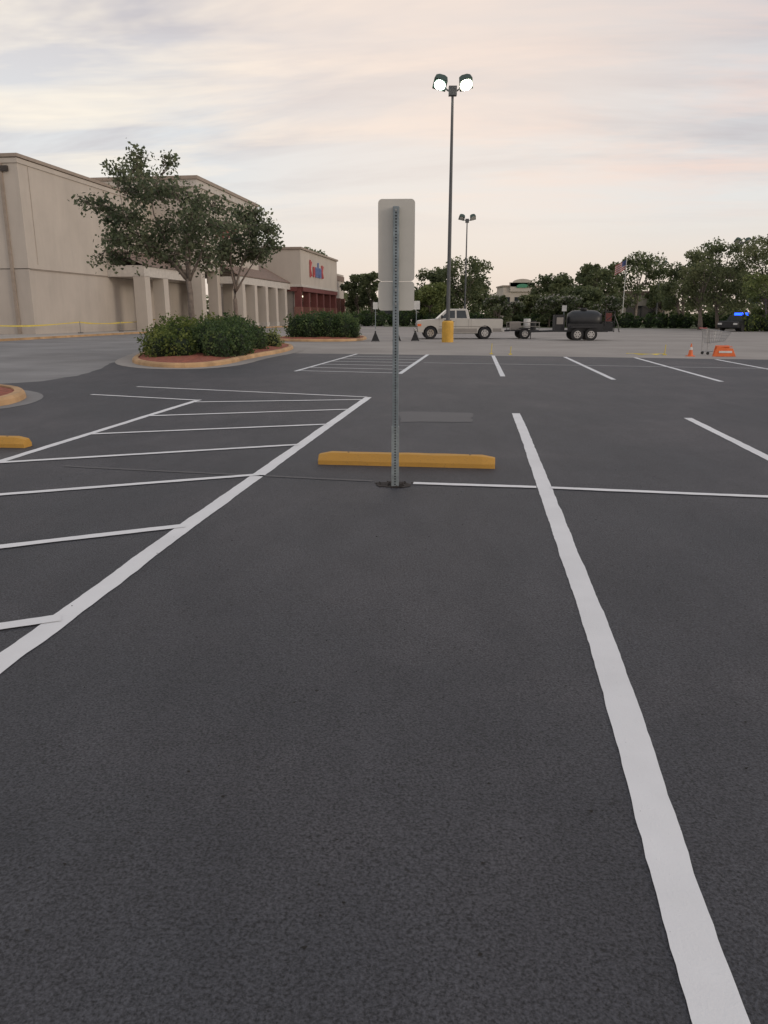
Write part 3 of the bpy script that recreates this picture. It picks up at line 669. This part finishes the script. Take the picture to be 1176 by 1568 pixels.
for q in range(4):
    a,b,c,d=lo[q],lo[(q+1)%4],hi[q],hi[(q+1)%4]; rod(a,b);rod(c,d,.012)
    for t in(.33,.66): rod(L3(a,c,t),L3(b,d,t),.005)
    for i in range(9): rod(L3(a,b,i/8),L3(c,d,i/8),.005)
for i in range(6): rod(L3(lo[0],lo[1],i/5),L3(lo[3],lo[2],i/5),.005)
for y in(.08,.47): rod((0,y,.95),(.05,y,.12),.013); rod((.05,y,.12),(.85,y,.12),.013); rod((.2,y,.45),(.05,y,.3),.01)
rod((-.1,.0,1.02),(-.1,.55,1.02),.018,'redsign'); rod((0,0,.98),(-.1,0,1.02)); rod((0,.55,.98),(-.1,.55,1.02))
for x in(.08,.82):
    for y in(.08,.47): mb.cyl((x,y-.015,.06),(x,y+.015,.06),.06,'rubber',12)
mb.make('frame',g)
def stake(x,y,h=.5):
    mb=MB(); mb.tube([(0,0,0),(.02,0,h)],[.016,.016],'tape',6); mb.box((0,0,.02),(.12,.12,.04),'tape'); mb.make('marker_stake',loc=(x,y,0))
stake(4.3,31,.42); stake(5.0,30.6,.32); stake(11,30.3,.4)
mb=MB()
def tapeline(pts,w=.07):
    vs=[]
    for a,b in zip(pts,pts[1:]):
        sag=.10 if math.dist(a,b)>3 else 0
        for i in range(8): p=L3(a,b,i/8); vs.append((p[0],p[1],p[2]-sag*math.sin(math.pi*i/8)))
    vs.append(pts[-1]); V=[]
    for i,p in enumerate(vs):
        V+=[(p[0],p[1],p[2]-w/2+.02*math.sin(i)),(p[0],p[1]+.02,p[2]+w/2)]
    mb.add(V,[(2*i,2*i+1,2*i+3,2*i+2) for i in range(len(vs)-1)],'tape')
tapeline([(-28,50.5,.95),(-25.2,50.2,.8),(-22.6,58,.95),(-21.6,64,.85),(-20.6,72,1.15)],.08)
mb.make('caution_tape')
mb=MB(); tapeline([(9.6,30.6,.05),(10.4,30.1,.04),(11,30.3,.05)],.03); mb.make('caution_tape')
mb=MB()
for x,y in((-25.2,50.2),(-22.6,58),(-21.6,64)): mb.tube([(x,y,.15),(x,y,1.0)],[.03,.03],'truckg',8); mb.cyl((x,y,.15),(x,y,.2),.2,'black2',12)
mb.make('tape_posts')
mb=MB(); mb.tube([(0,0,0),(0,0,.95),(0,0,1.0),(0,0,1.25)],[.36,.40,.42,.30],'black',16); mb.box((0,-.33,1.08),(.35,.1,.16),'black2'); mb.make('trash_can',loc=(-20.5,72,.15))
def tsign(x,y,h,pw,ph):
    g=group('traffic_sign',(x,y,0)); mb=MB(); mb.tube([(0,0,0),(0,0,h)],[.04,.04],'galv',8); mb.make('post',g)
    mb=MB(); mb.box((0,-.06,h-ph/2),(pw,.03,ph),'reflw'); mb.make('panel',g,bevel=.01)
tsign(-.9,82,2.7,.5,.7); tsign(3.55,86,2.9,.75,.9); tsign(19.3,84,2.4,.5,.6)
g=group('police_car',(30.6,69.5,0),math.radians(-50)); mb=MB()
mb.prism([(-.95,.32),(-.97,.7),(-.88,.93),(.88,.93),(.97,.7),(.95,.32)],0,4.8,'black'); mb.prism([(-.80,.92),(-.58,1.42),(.58,1.42),(.80,.92)],1.3,3.9,'black'); mb.make('body',g,bevel=.06)
mb=MB(); mb.add([(-.74,1.25,.95),(.74,1.25,.95),(.56,1.28,1.38),(-.56,1.28,1.38)],[(0,1,2,3)],'carglass')
for s_ in(-1,1):
    mb.box((s_*.7,-.02,.68),(.36,.06,.15),'reflw'); mb.box((s_*.963,2.6,.66),(.02,1.9,.34),'reflw')
    mb.add([(s_*.775,1.6,.99),(s_*.775,3.6,.99),(s_*.635,3.4,1.34),(s_*.635,1.8,1.34)],[(0,1,2,3)],'carglass')
    mb.cyl((s_*.76,.9,.33),(s_*.985,.9,.33),.33,'rubber',16); mb.cyl((s_*.76,3.8,.33),(s_*.985,3.8,.33),.33,'rubber',16)
mb.box((0,-.02,.62),(.8,.05,.2),'black2'); mb.make('trim_and_wheels',g)
mb=MB(); mb.box((-.32,2.4,1.52),(.52,.32,.22),'bluelight'); mb.box((.32,2.4,1.52),(.52,.32,.22),'bluelight'); mb.make('light_bar',g)
g=group('flag_pole',(34.1,112,0)); mb=MB(); mb.tube([(0,0,0),(0,0,9.3)],[.08,.045],'reflw',8); mb.make('pole',g)
mb=MB(); nx=10
for r in range(9):
    z0=8.9-r*.14
    for i in range(nx):
        x0=-i*.15; f0=.12*math.sin(i*.9); f1=.12*math.sin((i+1)*.9); d0=-.085*i; d1=-.085*(i+1)
        k='flagb' if(r<5 and i<4) else('flagr' if r%2==0 else 'flagw')
        mb.add([(x0,f0,z0+d0),(x0-.15,f1,z0+d1),(x0-.15,f1,z0-.14+d1),(x0,f0,z0-.14+d0)],[(0,1,2,3)],k)
mb.make('flag',g)

# ------------------------------------------------------------------ sky + light
W=bpy.data.worlds.new('World'); S.world=W; W.use_nodes=True; nt=W.node_tree; nt.nodes.clear()
out=N(nt,'ShaderNodeOutputWorld'); sky=N(nt,'ShaderNodeTexSky'); sky.sky_type='NISHITA'; sky.sun_disc=False
SE,SR=math.radians(14),math.radians(118)
sky.sun_elevation=SE; sky.sun_rotation=SR; sky.dust_density=2.0
b1=N(nt,'ShaderNodeBackground'); b1.inputs[1].default_value=.12; nt.links.new(sky.outputs[0],b1.inputs[0])
tc=N(nt,'ShaderNodeTexCoord'); sep=N(nt,'ShaderNodeSeparateXYZ'); nt.links.new(tc.outputs['Generated'],sep.inputs[0])
def mth(op,a,b=None):
    m=nt.nodes.new('ShaderNodeMath'); m.operation=op
    for i,v in enumerate((a,b)):
        if v is None: continue
        if hasattr(v,'is_output'): nt.links.new(v,m.inputs[i])
        else: m.inputs[i].default_value=v
    return m.outputs[0]
z=mth('MAXIMUM',sep.outputs[2],0.0); zz=mth('ADD',z,.10)
cx=mth('DIVIDE',sep.outputs[0],zz); cy=mth('DIVIDE',sep.outputs[1],zz)
comb=N(nt,'ShaderNodeCombineXYZ'); nt.links.new(mth('MULTIPLY',cx,.62),comb.inputs[0]); nt.links.new(mth('ADD',mth('MULTIPLY',cy,1.5),mth('MULTIPLY',cx,.25)),comb.inputs[1])
grad=ramp(nt,z,[(0,(.92,.75,.64)),(.05,(.91,.79,.70)),(.12,(.87,.84,.81)),(.20,(.82,.82,.82)),(.28,(.74,.70,.70)),(.36,(.66,.61,.62)),(.7,(.52,.56,.63))])
n1=noise(nt,1.0,5,.62,comb.outputs[0],.35); f1=ramp(nt,n1.outputs[0],[(.44,(0,0,0)),(.66,(1,1,1))])
av=N(nt,'ShaderNodeVectorMath'); av.operation='ADD'; nt.links.new(comb.outputs[0],av.inputs[0]); av.inputs[1].default_value=(13.3,4.1,2)
n2=noise(nt,.8,5,.62,av.outputs[0],.5); f2=ramp(nt,n2.outputs[0],[(.44,(0,0,0)),(.68,(1,1,1))])
mask=ramp(nt,z,[(.08,(0,0,0)),(.19,(1,1,1))])
c=mixc(nt,mixc(nt,1.0,f2.outputs[0],mask.outputs[0],'MULTIPLY'),grad.outputs[0],(.62,.57,.58))
sx=nt.nodes.new('ShaderNodeMapRange'); nt.links.new(sep.outputs[0],sx.inputs[0]); sx.inputs[1].default_value=-.30; sx.inputs[2].default_value=.22
cc=mixc(nt,sx.outputs[0],(1.12,1.0,.83),(1.02,.77,.66))
hi=ramp(nt,z,[(.36,(1,1,1)),(.6,(.25,.25,.25))])
cm=mixc(nt,1.0,mixc(nt,1.0,f1.outputs[0],mask.outputs[0],'MULTIPLY'),hi.outputs[0],'MULTIPLY')
c=mixc(nt,cm,c,cc)
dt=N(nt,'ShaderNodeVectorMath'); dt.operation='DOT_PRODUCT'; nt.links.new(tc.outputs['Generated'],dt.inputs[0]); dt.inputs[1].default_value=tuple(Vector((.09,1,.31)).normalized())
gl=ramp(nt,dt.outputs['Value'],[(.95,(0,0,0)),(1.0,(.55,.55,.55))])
c=mixc(nt,gl.outputs[0],c,(1.08,.90,.76))  # warm glow painted into the sky colour behind the tall lamp
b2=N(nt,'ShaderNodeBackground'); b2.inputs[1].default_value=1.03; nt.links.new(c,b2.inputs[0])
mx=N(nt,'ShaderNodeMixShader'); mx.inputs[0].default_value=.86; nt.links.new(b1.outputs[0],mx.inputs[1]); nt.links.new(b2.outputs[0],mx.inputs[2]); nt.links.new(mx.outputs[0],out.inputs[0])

sd=bpy.data.lights.new('sun','SUN'); sd.energy=.65; sd.angle=math.radians(14); sd.color=(1,.9,.78); so=bpy.data.objects.new('sun',sd); COL.objects.link(so)
dirv=Vector((math.sin(SR)*math.cos(SE),math.cos(SR)*math.cos(SE),math.sin(SE))); so.rotation_euler=dirv.to_track_quat('Z','Y').to_euler()

cam=bpy.data.cameras.new('camera'); co=bpy.data.objects.new('camera',cam); COL.objects.link(co); co.location=(0,0,1.58)
co.rotation_euler=(math.radians(90-14.69),0,0); cam.sensor_fit='VERTICAL'; cam.sensor_height=36; cam.sensor_width=27; cam.lens=36*1160/1568; cam.clip_end=5000; cam.clip_start=.05
S.camera=co
